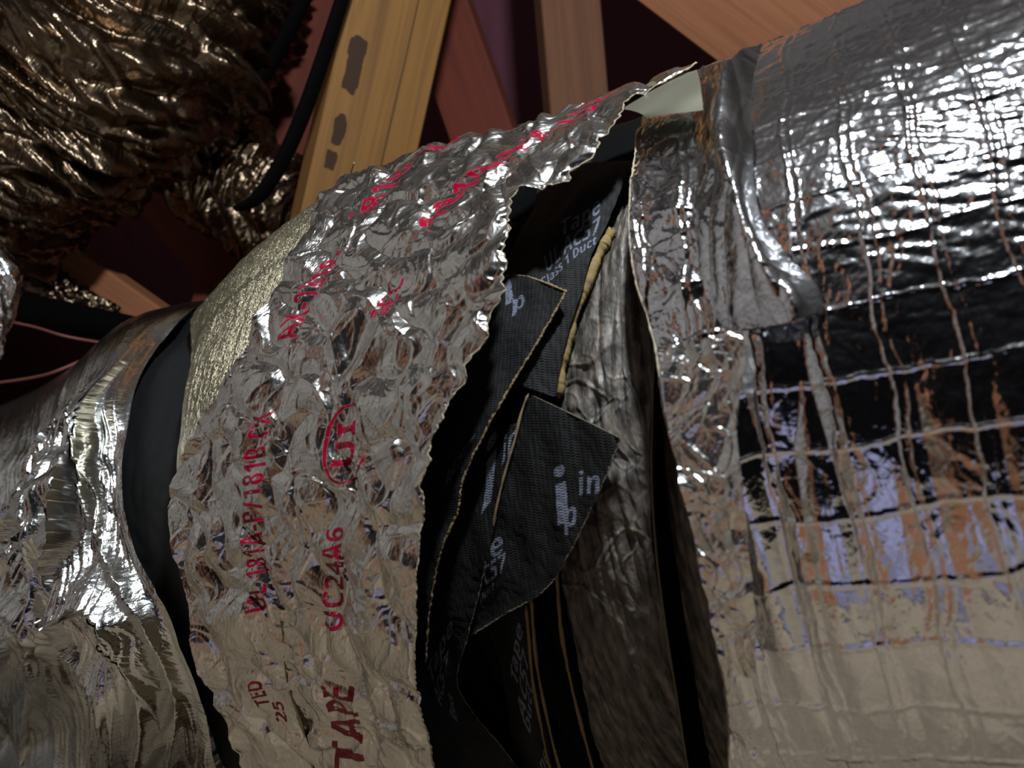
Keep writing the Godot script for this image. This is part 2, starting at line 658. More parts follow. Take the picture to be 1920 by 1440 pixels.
func beams() -> void:
	timber_between("truss_web", spot(745, -10, 1.0), spot(640, 460, 1.0), 0.128, 0.04, -0.35, M.yellow_wood, "yellowish timber with dark stamp marks leaning behind the foil tape", 0.5, 0.6)
	var stamped := get_node("truss_web")
	for k in [[0.041, -0.118, 0.011, 0.016], [0.04, -0.088, 0.010, 0.024], [0.041, -0.02, 0.008, 0.018], [0.043, 0.018, 0.007, 0.012], [0.042, 0.075, 0.008, 0.014], [0.043, 0.11, 0.006, 0.012]]:
		var st := begin()
		var ring := []
		for q in 20:
			var t := TAU * q / 20.0
			var w := 1.0 + 0.18 * n_a.get_noise_2d(cos(t) * 0.8 + k[1] * 50.0, sin(t) * 1.5)
			ring.append(Vector3(k[0] + k[2] * w * signf(cos(t)) * pow(absf(cos(t)), 0.6), k[1] + k[3] * w * signf(sin(t)) * pow(absf(sin(t)), 0.6), 0.0203))
		for q in 20: tri(st, Vector3(k[0], k[1], 0.0204), ring[(q + 1) % 20], ring[q])
		commit(st, "stamp_mark", M.stain, stamped)
	var seam := begin()
	tube_line(seam, [Vector3(-0.022, -0.5, 0.0197), Vector3(-0.02, 0.0, 0.0197), Vector3(-0.021, 0.5, 0.0197)], [0.0009], 6)
	commit(seam, "crack", M.stain, stamped)
	timber_between("truss_web", spot(815, -10, 1.25), spot(935, 330, 1.25), 0.1, 0.04, 0.25, M.red_wood, "reddish timber leaning to the right behind the yellowish one", 0.25, 0.7)
	timber_between("truss_web", spot(1062, -10, 1.12), spot(1085, 260, 1.12), 0.085, 0.04, -0.3, M.brown_wood, "narrow brown upright timber behind the foil tape tip", 0.5, 0.7)
	timber_between("rafter", spot(1225, -170, 1.05), spot(1605, 120, 1.05), 0.19, 0.045, 0.2, M.orange_wood, "orange-brown rafter crossing above the shiny foil jacket", 0.12, 1.0)
	timber_between("truss_web", spot(640, -60, 1.3), spot(480, 400, 1.3), 0.09, 0.04, 0.3, M.red_wood, "dim red timber behind the black strap", 0.5, 0.5)
	timber_between("joist", spot(25, 430, 1.1), spot(275, 605, 1.1), 0.065, 0.06, 0.2, M.orange_wood, "orange joist running down to the pleated foil sleeve", 0.06, 0.5)
	timber_between("truss_web", spot(270, 330, 1.5), spot(470, 580, 1.5), 0.09, 0.04, 0.0, M.red_wood, "dark red timber in the shade under the hanging foil duct", 0.3, 0.15)
	# near timbers on the camera's side, mirrored by the foil
	timber_between("post", Vector3(-0.62, -0.42, 0.4), Vector3(-0.64, 0.95, 0.44), 0.10, 0.045, 0.3, M.orange_wood, "orange upright stud on the camera side of the duct", 0.0, 0.3)
	timber_between("joist", Vector3(-0.27, -0.36, -0.08), Vector3(-0.5, -0.36, 0.4), 0.15, 0.04, 0.0, M.orange_wood, "orange joist lying on the insulation near the camera", 0.1, 0.0)


func strap_line(called: String, pts: Array, radii: Array, flat: float, m: Material, label: String, category: String, per := 8) -> MeshInstance3D:
	var st := begin()
	var p := smooth_line(pts, per)
	var r := []
	for i in p.size():
		var x := float(i) / (p.size() - 1) * (radii.size() - 1)
		var k := mini(int(x), radii.size() - 2)
		r.append(lerpf(radii[k], radii[k + 1], x - k))
	tube_line(st, p, r, 12, flat)
	var o := commit(st, called, m)
	tag(o, label, category)
	return o


func foil_tube(pts: Array, radii: Array, nu: int, nv: int, amp: float, seed_: float) -> ArrayMesh:
	var line := smooth_line(pts, 12)
	var pos := PackedVector3Array()
	var uvs := PackedVector2Array()
	var side := Vector3.UP
	var frames := []
	var run := 0.0
	for i in line.size():
		var dir: Vector3 = (line[mini(i + 1, line.size() - 1)] - line[maxi(i - 1, 0)]).normalized()
		var x := dir.cross(side).normalized()
		side = x.cross(dir).normalized()
		if i > 0: run += line[i].distance_to(line[i - 1])
		frames.append([line[i], x, side, run])
	for k in nv:
		var f := (frames.size() - 1.0) * k / (nv - 1.0)
		var i := mini(int(f), frames.size() - 2)
		var x := f - i
		var fa: Array = frames[i]
		var fb: Array = frames[i + 1]
		var o: Vector3 = fa[0].lerp(fb[0], x)
		var ex: Vector3 = fa[1].lerp(fb[1], x)
		var ey: Vector3 = fa[2].lerp(fb[2], x)
		var s: float = lerpf(fa[3], fb[3], x)
		var rr := f / (frames.size() - 1.0) * (radii.size() - 1)
		var ri := mini(int(rr), radii.size() - 2)
		var r := lerpf(radii[ri], radii[ri + 1], rr - ri)
		for h in nu:
			var a := TAU * h / (nu - 1.0)
			var ca := cos(a)
			var sa := sin(a)
			var d := amp * (1.6 * absf(n_a.get_noise_3d(s * 22.0 + seed_ + ca * 1.5, ca * 0.9, sa * 0.9)) + 0.9 * absf(n_b.get_noise_3d(s * 60.0 + ca * 3.0, ca * 1.5 + seed_, sa * 1.5)) + 0.25 * absf(n_c.get_noise_3d(s * 140.0, ca * 5.0 + seed_, sa * 5.0)))
			pos.append(o + (ex * ca + ey * sa) * (r + d - amp * 0.6))
			uvs.append(Vector2(s, a * r))
	return grid_mesh(pos, nu, nv, uvs)


func background() -> void:
	var d := thing("hanging_duct", "wrinkled old foil duct hanging at the upper left", "duct")
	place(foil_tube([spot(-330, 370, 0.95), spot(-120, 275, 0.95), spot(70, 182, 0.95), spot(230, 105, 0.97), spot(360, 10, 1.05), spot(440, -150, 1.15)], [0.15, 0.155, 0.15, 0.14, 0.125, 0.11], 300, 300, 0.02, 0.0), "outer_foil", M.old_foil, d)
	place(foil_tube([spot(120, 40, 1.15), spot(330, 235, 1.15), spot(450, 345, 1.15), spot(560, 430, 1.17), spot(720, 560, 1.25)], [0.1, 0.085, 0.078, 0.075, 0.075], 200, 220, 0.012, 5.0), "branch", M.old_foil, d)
	var e := place(foil_tube([spot(-60, 430, 0.8), spot(-25, 520, 0.8), spot(-30, 600, 0.8), spot(-60, 700, 0.8)], [0.015, 0.028, 0.022, 0.01], 60, 80, 0.006, 9.0), "foil_scrap", M.sleeve)
	tag(e, "small bright foil end poking in at the left edge", "foil")
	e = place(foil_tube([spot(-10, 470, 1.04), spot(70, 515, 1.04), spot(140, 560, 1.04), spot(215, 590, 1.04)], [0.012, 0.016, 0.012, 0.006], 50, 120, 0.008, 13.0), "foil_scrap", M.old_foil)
	tag(e, "crinkled foil strip along the orange joist", "foil")
	strap_line("strap", [spot(660, -60, 0.9), spot(612, 90, 0.9), spot(568, 215, 0.9), spot(525, 310, 0.9), spot(482, 372, 0.9), spot(440, 392, 0.9)], [0.013, 0.0145, 0.015, 0.0145, 0.013, 0.006], 0.5, M.strap, "black strap hooking down in front of the hanging foil duct", "strap")
	strap_line("strap", [spot(580, -20, 1.0), spot(540, 60, 1.0), spot(505, 125, 1.0), spot(478, 165, 1.0)], [0.014, 0.015, 0.015, 0.012], 0.5, M.strap, "short black strap crossing the dim red timber", "strap")
	strap_line("pipe", [spot(-120, 555, 0.95), spot(60, 585, 0.95), spot(200, 610, 0.95), spot(420, 660, 0.95)], [0.02, 0.02, 0.018, 0.018], 1.0, M.strap, "black pipe lying behind the pleated foil sleeve", "pipe")
	strap_line("wire", [spot(-40, 592, 0.85), spot(60, 612, 0.85), spot(130, 632, 0.85), spot(240, 650, 0.9)], [0.0016, 0.0016], 1.0, M.wire, "thin brown wire just under the black pipe", "wire")
	strap_line("wire", [spot(-40, 722, 0.85), spot(60, 708, 0.85), spot(120, 690, 0.85), spot(230, 640, 0.9)], [0.0016, 0.0016], 1.0, M.wire, "thin brown wire sagging lowest at the left", "wire")


func near_cloth() -> void:
	var nu := 60
	var pos := PackedVector3Array()
	var uvs := PackedVector2Array()
	for k in nu:
		for h in nu:
			var x := h / (nu - 1.0)
			var z := k / (nu - 1.0)
			var edge := minf(minf(x, 1 - x), minf(z, 1 - z))
			var y := 0.09 * ramp(edge, 0.0, 0.25) + 0.03 * absf(n_a.get_noise_2d(x * 3.0, z * 3.0)) * ramp(edge, 0.0, 0.1)
			pos.append(Vector3(lerpf(-0.13, -0.3, z) + 0.32 * x, -0.41 + y + 0.05, 0.0 + 0.4 * z))
			uvs.append(Vector2(x, z))
	var o := place(grid_mesh(pos, nu, nu, uvs), "folded_cloth", M.lilac)
	tag(o, "folded lilac work cloth on the insulation below the camera", "cloth")


func near_side() -> void:
	# rolled insulation stacked out of view at the left, and a dark tarp behind the camera; both are mirrored by the foil
	for k in 5:
		var st := begin()
		var pts := []
		for i in range(5 if k == 4 else 0, 19): pts.append(Vector3(-1.25 - 0.05 * (k % 2) + 0.05 * n_a.get_noise_1d(k * 7.0), -0.25 + k * 0.335, -1.5 + i * 0.13))
		tube_line(st, pts, [0.17, 0.165, 0.168, 0.163, 0.17, 0.166, 0.169, 0.164], 28)
		tag(commit(st, "insulation_roll", M.roll), ["pale insulation roll lowest in the stack", "second pale insulation roll from the floor", "third pale insulation roll from the floor, middle of the stack", "fourth pale insulation roll from the floor", "pale insulation roll on top of the stack"][k] + " left of the duct", "insulation roll", "stacked insulation rolls")
	var nu := 40
	var pos := PackedVector3Array()
	var uvs := PackedVector2Array()
	for k in nu:
		for h in nu:
			var x := h / (nu - 1.0)
			var y := k / (nu - 1.0)
			pos.append(Vector3(-0.47 + 1.05 * x, -0.4 + 0.95 * y, 0.44 + 0.1 * x + 0.05 * n_a.get_noise_2d(x * 5.0, y * 1.2)))
			uvs.append(Vector2(x, y))
	tag(place(grid_mesh(pos, nu, nu, uvs), "tarp", M.strap), "dark tarp hanging behind the camera", "tarp")


# ---------------------------------------------------------------- the duct joint
func pv(rows: Array) -> Array:        # rows of plain numbers x, y, x, y ... to rows of points
	var out := []
	for r in rows:
		var line := []
		for k in range(0, r.size(), 2): line.append(Vector2(r[k], r[k + 1]))
		out.append(line)
	return out


func ridge_line(x: float, gap: float, width: float) -> float:
	var d := absf(fposmod(x + gap * 0.5, gap) - gap * 0.5)
	return exp(-d * d / (width * width))


func jacket_bump(c: Vector3, g: float, f: float) -> Vector3:
	var s := c.x * SCALE
	var a := c.y * c.z * SCALE
	var wob := 0.0022 * n_c.get_noise_2d(s * 22.0, a * 22.0) + 0.0006 * n_b.get_noise_2d(s * 130.0, a * 130.0)
	var up := ramp(f, 10.5, 6.0)                    # towards the top
	var edge := ramp(g, 1.1, 0.4)                   # towards the torn edge
	var h := 0.00052 * (ridge_line(s + wob, 0.0245, 0.0007) + 0.6 * ridge_line(s + 0.004 + wob, 0.0245, 0.0006))
	h += 0.0007 * (ridge_line(a + wob, 0.0265, 0.00075) + 0.6 * ridge_line(a + 0.009 - wob, 0.0265, 0.0006) * up)
	h += crumple(s, a, 0.0006 + 0.0022 * edge, 0.00028 + 0.0006 * edge + 0.00012 * up, 0.00008 + 0.0001 * edge + 0.00012 * up)
	h += up * ramp(g, 1.3, 2.4) * (0.0012 * absf(n_a.get_noise_2d(s * 22.0 + a * 14.0, a * 85.0 - s * 30.0)) + 0.0005 * absf(n_b.get_noise_2d(s * 60.0, a * 190.0)))
	# long folds round the duct below the flap
	var fold := ramp(f, 8.0, 10.0) * ramp(f, 14.5, 12.5) * ramp(g, 2.7, 1.5)
	h += fold * 0.0075 * absf(n_a.get_noise_2d(s * 34.0 + 0.08 * a, a * 3.0))
	h += ramp(f, 8.5, 10.5) * 0.0011 * absf(n_b.get_noise_2d(s * 48.0 + 0.2 * a, a * 4.0))
	h += 0.004 * n_c.get_noise_2d(s * 5.0, a * 6.0)
	return rad(h)


func foil_joint() -> void:
	# right: the duct whose jacket has torn open
	var duct := thing("insulated_duct", "large insulated duct with shiny gridded foil jacket and torn open black liner", "duct")
	tag(duct, "", "", "duct sections joined under the tape")
	var rows := pv([
		[1290, 146, 1400, 99, 1640, 4, 1850, -79, 2200, -217],
		[1207, 222, 1385, 195, 1610, 105, 1850, 20, 2200, -90],
		[1194, 340, 1370, 300, 1595, 225, 1850, 150, 2200, 60],
		[1188, 440, 1370, 410, 1590, 350, 1850, 290, 2200, 210],
		[1200, 540, 1380, 530, 1590, 490, 1850, 440, 2200, 370],
		[1240, 670, 1390, 660, 1590, 630, 1850, 590, 2200, 540],
		[1260, 800, 1400, 790, 1590, 770, 1850, 745, 2200, 710],
		[1284, 900, 1410, 895, 1595, 885, 1850, 870, 2200, 850],
		[1312, 1030, 1420, 1027, 1600, 1022, 1850, 1015, 2200, 1005],
		[1345, 1180, 1440, 1180, 1610, 1180, 1850, 1180, 2200, 1180],
		[1368, 1320, 1455, 1325, 1620, 1330, 1860, 1340, 2200, 1350],
		[1372, 1450, 1470, 1460, 1630, 1475, 1870, 1490, 2200, 1510],
		[1400, 1600, 1500, 1610, 1650, 1625, 1880, 1640, 2200, 1660]])
	var net := net_on(rows, func(_i, j): return 0.0 if j > 0 else -0.003, R0)
	var jacket := place(sheet(net, 330, 620, jacket_bump, 0.0), "outer_jacket", M.jacket, duct)
	# folded flap of foil at the top of the tear
	rows = pv([
		[1303, 160, 1340, 133, 1365, 122, 1432, 88],
		[1300, 240, 1325, 240, 1350, 235, 1412, 200],
		[1296, 320, 1335, 322, 1368, 318, 1414, 290],
		[1288, 420, 1345, 418, 1395, 412, 1428, 405],
		[1298, 520, 1365, 508, 1430, 495, 1478, 480],
		[1318, 600, 1395, 580, 1480, 560, 1535, 540],
		[1345, 628, 1425, 616, 1490, 603, 1546, 585]])
	net = net_on(rows, func(i, j): return [0.003, 0.010, 0.017, 0.003][j] + 0.002, 0.0, false, false)
	var flap := place(sheet(net, 130, 260, func(c, g, f):
		var s: float = c.x * SCALE
		var a: float = c.y * c.z * SCALE
		return rad(crumple(s, a, 0.001, 0.0005, 0.0001) + 0.0025 * absf(n_a.get_noise_2d(s * 60.0, a * 9.0)))), "jacket_flap", M.jacket, duct)
	tag(flap, "loose pointed corner of foil jacket")
	# crinkled tape strip along the lower half of the tear
	rows = pv([
		[1238, 655, 1330, 640, 1400, 625],
		[1250, 700, 1330, 690, 1405, 680],
		[1259, 800, 1330, 795, 1385, 790],
		[1282, 900, 1345, 897, 1398, 890],
		[1310, 1030, 1360, 1027, 1408, 1020],
		[1343, 1180, 1385, 1180, 1420, 1180],
		[1362, 1260, 1390, 1262, 1412, 1262]])
	net = net_on(rows, func(i, j): return [0.0045, 0.005, 0.0045][j], R0 + 0.004, false, false)
	var strip := place(sheet(net, 90, 330, func(c, g, f):
		return rad(crumple(c.x * SCALE, c.y * c.z * SCALE, 0.0032, 0.0016, 0.0003))), "crinkled_strip", M.tape_plain, duct)
	tag(strip, "finely crinkled foil strip along the torn edge")
	# inner black liner
	var core := place(sheet([[Vector3(0.6, 2.6, CORE * 0.93), Vector3(0.2, 2.6, CORE * 0.93), Vector3(-0.6, 2.6, CORE * 0.93)], [Vector3(0.6, 1.0, CORE * 0.93), Vector3(0.2, 1.0, CORE * 0.93), Vector3(-0.6, 1.0, CORE * 0.93)], [Vector3(0.6, -0.3, CORE * 0.93), Vector3(0.2, -0.3, CORE * 0.93), Vector3(-0.6, -0.3, CORE * 0.93)], [Vector3(0.6, -1.6, CORE * 0.93), Vector3(0.2, -1.6, CORE * 0.93), Vector3(-0.6, -1.6, CORE * 0.93)]], 240, 120, func(c, g, f):
		return rad(0.003 * sin((c.x - 0.001 * c.y) * SCALE * TAU / 0.024))), "liner_core", M.core_black, duct)
	tag(core, "black ribbed liner deep in the tear")
	rows = pv([
		[985, 302, 1110, 254, 1210, 215],
		[955, 360, 1075, 326, 1200, 300],
		[930, 425, 1040, 402, 1196, 385]])
	net = net_on(rows, func(i, j): return [-0.004, -0.012, -0.026][i], 0.0, true, false)
	place(sheet(net, 30, 60, func(c, g, f): return rad(0.001 * n_a.get_noise_2d(c.x * 20.0, c.y * 10.0))), "liner_lining", M.core_black, duct)
	rows = pv([
		[1168, 390, 1185, 380, 1206, 300],
		[1110, 520, 1160, 500, 1208, 450],
		[1075, 620, 1150, 620, 1226, 600],
		[1055, 740, 1140, 745, 1228, 740],
		[1048, 850, 1135, 860, 1223, 860],
		[1050, 980, 1138, 985, 1226, 980],
		[1060, 1090, 1148, 1092, 1237, 1090],
		[1080, 1200, 1165, 1205, 1254, 1200],
		[1102, 1320, 1185, 1322, 1272, 1320],
		[1135, 1440, 1212, 1442, 1292, 1440],
		[1170, 1560, 1245, 1560, 1325, 1560]])
	net = net_on(rows, func(i, j): return [-0.006, 0.004, 0.0][j], CORE, false, false)
	var liner := place(sheet(net, 150, 480, func(c, g, f):
		var s: float = c.x * SCALE
		var a: float = c.y * c.z * SCALE
		var mid := ramp(f, 1.5, 3.0) * ramp(f, 7.5, 5.0)
		return rad(crumple(s, a, 0.0009 + 0.0016 * mid, 0.0007 + 0.0010 * mid, 0.00012) + 0.0025 * absf(n_a.get_noise_2d(s * 110.0, a * 7.0)))), "liner_band", M.liner, duct)
	tag(liner, "wrinkled dark grey liner between two ribs")
	rows = pv([
		[1236, 640, 1262, 640, 1290, 640],
		[1244, 800, 1275, 800, 1310, 800],
		[1256, 960, 1290, 960, 1335, 960],
		[1280, 1120, 1320, 1120, 1370, 1120],
		[1306, 1280, 1350, 1280, 1400, 1280],
		[1336, 1440, 1375, 1440, 1420, 1440],
		[1365, 1560, 1400, 1560, 1440, 1560]])
	net = net_on(rows, func(i, j): return [-0.012, -0.002, 0.004][j], CORE, false, false)
	liner = place(sheet(net, 60, 260, func(c, g, f):
		return rad(0.002 * absf(n_a.get_noise_2d(c.x * SCALE * 120.0, c.y * 2.0)) + crumple(c.x * SCALE, c.y * c.z * SCALE, 0.0004, 0.0003, 0.0001))), "liner_band", M.liner, duct)
	# wire ribs and torn insulation edges standing on the liner
	edge_line(duct, "liner_rib", [[1226, 560], [1227, 640], [1224, 760], [1222, 900], [1232, 1050], [1249, 1180], [1268, 1300], [1290, 1440], [1312, 1540]], 0.0006, CORE + 0.006, M.grey_edge, 0.25)
	edge_line(duct, "liner_rib", [[1060, 570], [1040, 620], [1024, 680], [1012, 745], [1008, 800]], 0.0008, CORE + 0.004, M.grey_edge, 0.3)
	edge_line(duct, "insulation_edge", [[1150, 428], [1135, 455], [1115, 495], [1097, 545], [1078, 592], [1062, 645], [1052, 700], [1047, 745]], 0.0026, CORE + 0.008, M.fiber, 0.5)
	edge_line(duct, "insulation_edge", [[1042, 1062], [1046, 1110], [1052, 1180], [1068, 1270], [1090, 1360], [1113, 1445], [1140, 1530]], 0.0011, CORE + 0.006, M.fiber, 0.5)
	edge_line(duct, "insulation_edge", [[996, 1120], [1000, 1180], [1007, 1250], [1020, 1320], [1038, 1400], [1052, 1450], [1075, 1530]], 0.0008, CORE + 0.01, M.fiber, 0.5)
	edge_line(duct, "insulation_edge", [[986, 1135], [992, 1200], [998, 1270], [1010, 1340], [1026, 1420], [1034, 1450], [1050, 1530]], 0.0008, CORE + 0.01, M.fiber, 0.5)
	rim(jacket.mesh, 330, 620, 0, 150, 560, 0.0004, M.torn, duct)

	# left: the pleated duct
	var sleeve := thing("pleated_duct", "narrower pleated shiny foil duct entering from the left", "duct")
	tag(sleeve, "", "", "duct sections joined under the tape")
	rows = pv([
		[372, 575, 250, 598, 140, 690, 0, 763, -250, 850],
		[300, 650, 190, 680, 85, 790, -60, 850, -300, 930],
		[250, 760, 140, 780, 55, 880, -90, 930, -330, 1000],
		[235, 880, 110, 890, 38, 970, -110, 1010, -340, 1070],
		[248, 1010, 105, 1010, 32, 1060, -115, 1090, -340, 1140],
		[296, 1110, 125, 1120, 40, 1160, -110, 1180, -330, 1210],
		[336, 1200, 165, 1230, 58, 1260, -100, 1280, -320, 1300],
		[388, 1340, 205, 1360, 85, 1380, -80, 1400, -300, 1420],
		[455, 1500, 260, 1510, 130, 1530, -50, 1540, -280, 1550]])
	net = net_on(rows, func(i, j): return -0.014 if j == 0 and i > 0 else 0.0)
	place(sheet(net, 420, 380, func(c, g, f):
		var s: float = c.x * SCALE
		var a: float = c.y * c.z * SCALE
		var low := ramp(f, 4.2, 6.5)
		var ph: float = g * 2.4 + 0.9 * n_a.get_noise_2d(g * 0.9, f * 0.3) + 0.12 * n_c.get_noise_1d(f * 1.1)
		var h: float = low * 0.026 * absf(fposmod(ph, 1.0) - 0.5) * 2.0 * (0.75 + 0.7 * n_b.get_noise_2d(floorf(ph) * 3.7, f * 0.4))
		h += low * 0.006 * absf(n_b.get_noise_2d(g * 9.0 + 0.5 * n_c.get_noise_1d(f * 0.8), f * 0.24 + 3.0)) + low * 0.0012 * absf(n_a.get_noise_2d(g * 26.0, f * 0.9))
		return rad((h - low * 0.014) * ramp(g, 0.0, 0.35) + crumple(s, a * 0.4, 0.0006 + 0.0006 * low, 0.0004 + 0.0002 * low, 0.0001))), "pleated_foil", M.sleeve, sleeve)
	rows = pv([
		[330, 612, 365, 588, 420, 545],
		[285, 655, 330, 645, 390, 625],
		[222, 770, 290, 755, 350, 735],
		[212, 890, 280, 885, 350, 875],
		[222, 1010, 290, 1000, 365, 985],
		[280, 1115, 340, 1098, 395, 1075],
		[330, 1210, 375, 1195, 410, 1175],
		[385, 1345, 430, 1335, 470, 1320],
		[480, 1500, 510, 1500, 560, 1490]])
	net = net_on(rows, func(i, j): return 0.0, graze(Vector2(372, 578)) - 0.035)
	var collar := place(sheet(net, 40, 200, func(c, g, f):
		return rad(0.0015 * absf(n_a.get_noise_2d(c.x * SCALE * 40.0, c.y * 6.0)))), "black_collar", M.collar, sleeve)
	tag(collar, "matt black collar in the gap beside the taped joint")


func edge_line(parent: Node3D, called: String, pts: Array, width: float, r: float, m: Material, rough: float) -> MeshInstance3D:
	var p := []
	for q in pts: p.append(tube_point(on_tube(Vector2(q[0], q[1]), r)))
	p = smooth_line(p, 14)
	var w := []
	for i in p.size():
		p[i] += Vector3(rng.randf_range(-1, 1), rng.randf_range(-1, 1), rng.randf_range(-1, 1)) * width * rough * 0.25
		w.append(width * (1.0 + rough * 0.9 * n_b.get_noise_1d(i * 0.07 + pts[0][0])) * (0.4 if i < 3 or i > p.size() - 4 else 1.0))
	var st := begin()
	tube_line(st, p, w, 6)
	return commit(st, called, m, parent)


# a thin torn rim that follows one side of a finished sheet
func rim(mesh: ArrayMesh, nu: int, nv: int, column: int, from: int, to: int, width: float, m: Material, parent: Node3D) -> void:
	var vs: PackedVector3Array = mesh.surface_get_arrays(0)[Mesh.ARRAY_VERTEX]
	var p := []
	var w := []
	for k in range(from, to):
		p.append(vs[k * nu + column])
		w.append(width * (1.0 + 0.8 * n_b.get_noise_1d(k * 0.23)))
	var st := begin()
	tube_line(st, p, w, 6)
	commit(st, "torn_edge", m, parent)


func tape_print() -> void:
	var w := 512
	var h := 2048
	var row := h / 11.0
	var mask := PackedByteArray()
	mask.resize(w * h)
	var c1 := w / 3.0
	var c2 := w * 2.0 / 3.0
	var words := [
		["TED", c1 - 5, 9.25, 0.42, 34.0], ["25", c1 + 30, 9.55, 0.3, 26.0], ["UL 181A-P/181B-FX", c1, 6.65, 3.0, 42.0], ["AX-181B", c1, 3.45, 1.35, 50.0], ["181B", c1, 1.6, 1.1, 46.0], ["-FX", c1, 0.4, 0.7, 42.0],
		["VTAPE", c2, 9.72, 1.35, 66.0], ["UC24A6", c2, 7.6, 1.4, 42.0], ["UI", c2, 5.72, 0.62, 46.0], ["SEC", c2 + 8, 3.78, 0.55, 30.0], ["181B-FX", c2, 1.7, 2.0, 46.0], ["UL", c2, 0.3, 0.42, 44.0]]
	for k in words:
		stamp(mask, w, h, k[0], k[1], k[2] * row, k[3] * row, k[4], PI / 2)
	var ring := []
	for k in 25:
		var a := TAU * k / 24.0 + 0.4
		if k < 19: ring.append(Vector2(c2 + 4 + 42 * cos(a), 5.72 * row + 0.56 * row * sin(a)))
	stroke(mask, w, h, ring, 6.0)
	var tex := printed(mask, w, h, Color(0.54, 0.03, 0.15, 1.0), Color(0.90, 0.885, 0.86, 1.0), 0.25)
	M.tape = std(Color.WHITE, 0.2)
	M.tape.metallic = 1.0
	M.tape.albedo_texture = tex[0]
	M.tape.metallic_texture = tex[1]
	M.tape.heightmap_enabled = true
	M.tape.heightmap_texture = noise_tex(1024, 1024, 0.04, 61, [], FastNoiseLite.TYPE_SIMPLEX_SMOOTH, FastNoiseLite.FRACTAL_RIDGED, 4)
	M.tape.heightmap_scale = 0.02
	M.tape_plain = std(Color(0.90, 0.885, 0.86), 0.24, 1.0)
	M.backing = std(Color(0.42, 0.41, 0.35), 0.5, 0.6)


func chart_first(m: ArrayMesh) -> ArrayMesh:     # the print uses the first set of coordinates
	var arr := m.surface_get_arrays(0)
	var t = arr[Mesh.ARRAY_TEX_UV]
	arr[Mesh.ARRAY_TEX_UV] = arr[Mesh.ARRAY_TEX_UV2]
	arr[Mesh.ARRAY_TEX_UV2] = t
	var o := ArrayMesh.new()
	o.add_surface_from_arrays(Mesh.PRIMITIVE_TRIANGLES, arr)
	return o


func foil_tape() -> void:
	var wrap := thing("foil_tape", "crumpled foil tape with red print wrapped round the joint and peeling at its torn edge", "tape")
	var rows := pv([
		[378, 577, 500, 455, 655, 338],
		[352, 645, 455, 570, 620, 430],
		[332, 720, 420, 660, 590, 560],
		[322, 800, 400, 760, 540, 690],
		[316, 900, 385, 880, 510, 850],
		[334, 990, 395, 985, 500, 980],
		[362, 1080, 410, 1070, 510, 1060],
		[378, 1180, 430, 1170, 530, 1160],
		[402, 1285, 450, 1280, 540, 1270],
		[455, 1410, 500, 1400, 580, 1390],
		[520, 1560, 570, 1550, 640, 1540]])
	var net := net_on(rows, func(i, j): return (-0.010 if j == 0 and i > 0 else -0.003))
	var under := place(sheet(net, 120, 420, func(c, g, f):
		var s: float = c.x * SCALE
		var a: float = c.y * c.z * SCALE
		return rad(crumple(s, a, 0.0006, 0.0005, 0.0001) + 0.0012 * absf(n_a.get_noise_2d(s * 80.0, a * 14.0)) - 0.012 * ramp(g, 0.35, 0.0) * ramp(f, 4.0, 6.0))), "jacket_end", M.dull_jacket, wrap)
	tag(under, "smoother dull foil at the left of the print")
	rows = pv([
		[645, 343, 850, 283, 1150, 188, 1308, 132],
		[590, 430, 768, 325, 1002, 280, 1182, 214],
		[545, 515, 690, 410, 880, 360, 1076, 344],
		[490, 620, 615, 510, 785, 475, 979, 384],
		[432, 720, 550, 630, 715, 600, 942, 565],
		[372, 830, 510, 760, 672, 740, 872, 735],
		[332, 930, 490, 880, 655, 870, 815, 845],
		[347, 1040, 485, 1010, 640, 1000, 798, 985],
		[376, 1160, 495, 1120, 635, 1130, 791, 1150],
		[406, 1285, 492, 1260, 642, 1270, 797, 1290],
		[457, 1400, 530, 1390, 665, 1400, 822, 1440],
		[520, 1560, 600, 1550, 720, 1570, 870, 1600]])
	net = net_on(rows, func(i, j): return [0.001, 0.004, 0.004, 0.006][j] + 0.002, 0.0, true, false)
	var tape := place(chart_first(sheet(net, 300, 760, func(c, g, f):
		var s: float = c.x * SCALE
		var a: float = c.y * c.z * SCALE
		var h := crumple(s, a, 0.0052, 0.0014, 0.00018)
		# jagged torn edge, lifting off
		var tear := ramp(g, 2.85, 3.0) * (0.010 * n_a.get_noise_1d(a * 45.0) + 0.003 * n_b.get_noise_1d(a * 190.0)) * ramp(f, 11.5, 9.5)
		return Vector3(tear, 0, h / SCALE), 4.0)), "printed_foil", M.tape, wrap)
	tag(tape, "bright crumpled foil with red lettering")
	rim(tape.mesh, 300, 760, 299, 0, 740, 0.0004, M.torn, wrap)
	# stiff backing strip folded over at the top, and a loose thread
	rows = pv([
		[1150, 195, 1230, 150, 1306, 128],
		[1180, 208, 1240, 175, 1312, 150],
		[1200, 214, 1250, 195, 1316, 178],
		[1215, 222, 1262, 216, 1318, 205]])
	net = net_on(rows, func(i, j): return 0.012 + 0.003 * i * (1 - i * 0.3), R0, false, false)
	var fold := place(sheet(net, 60, 40, func(c, g, f): return rad(0.0012 * n_a.get_noise_2d(c.x * 14.0, c.y * 10.0))), "backing", M.backing, wrap)
	tag(fold, "cream backing folded out at the tip")
	var th := []
	for q in [[655, 372], [662, 348], [657, 330], [664, 305]]: th.append(tube_point(on_tube(Vector2(q[0], q[1]), R0 + 0.02)))
	var st := begin()
	tube_line(st, smooth_line(th, 6), [0.0005], 6)
	tag(commit(st, "thread", M.paper, wrap), "pale loose thread standing up")


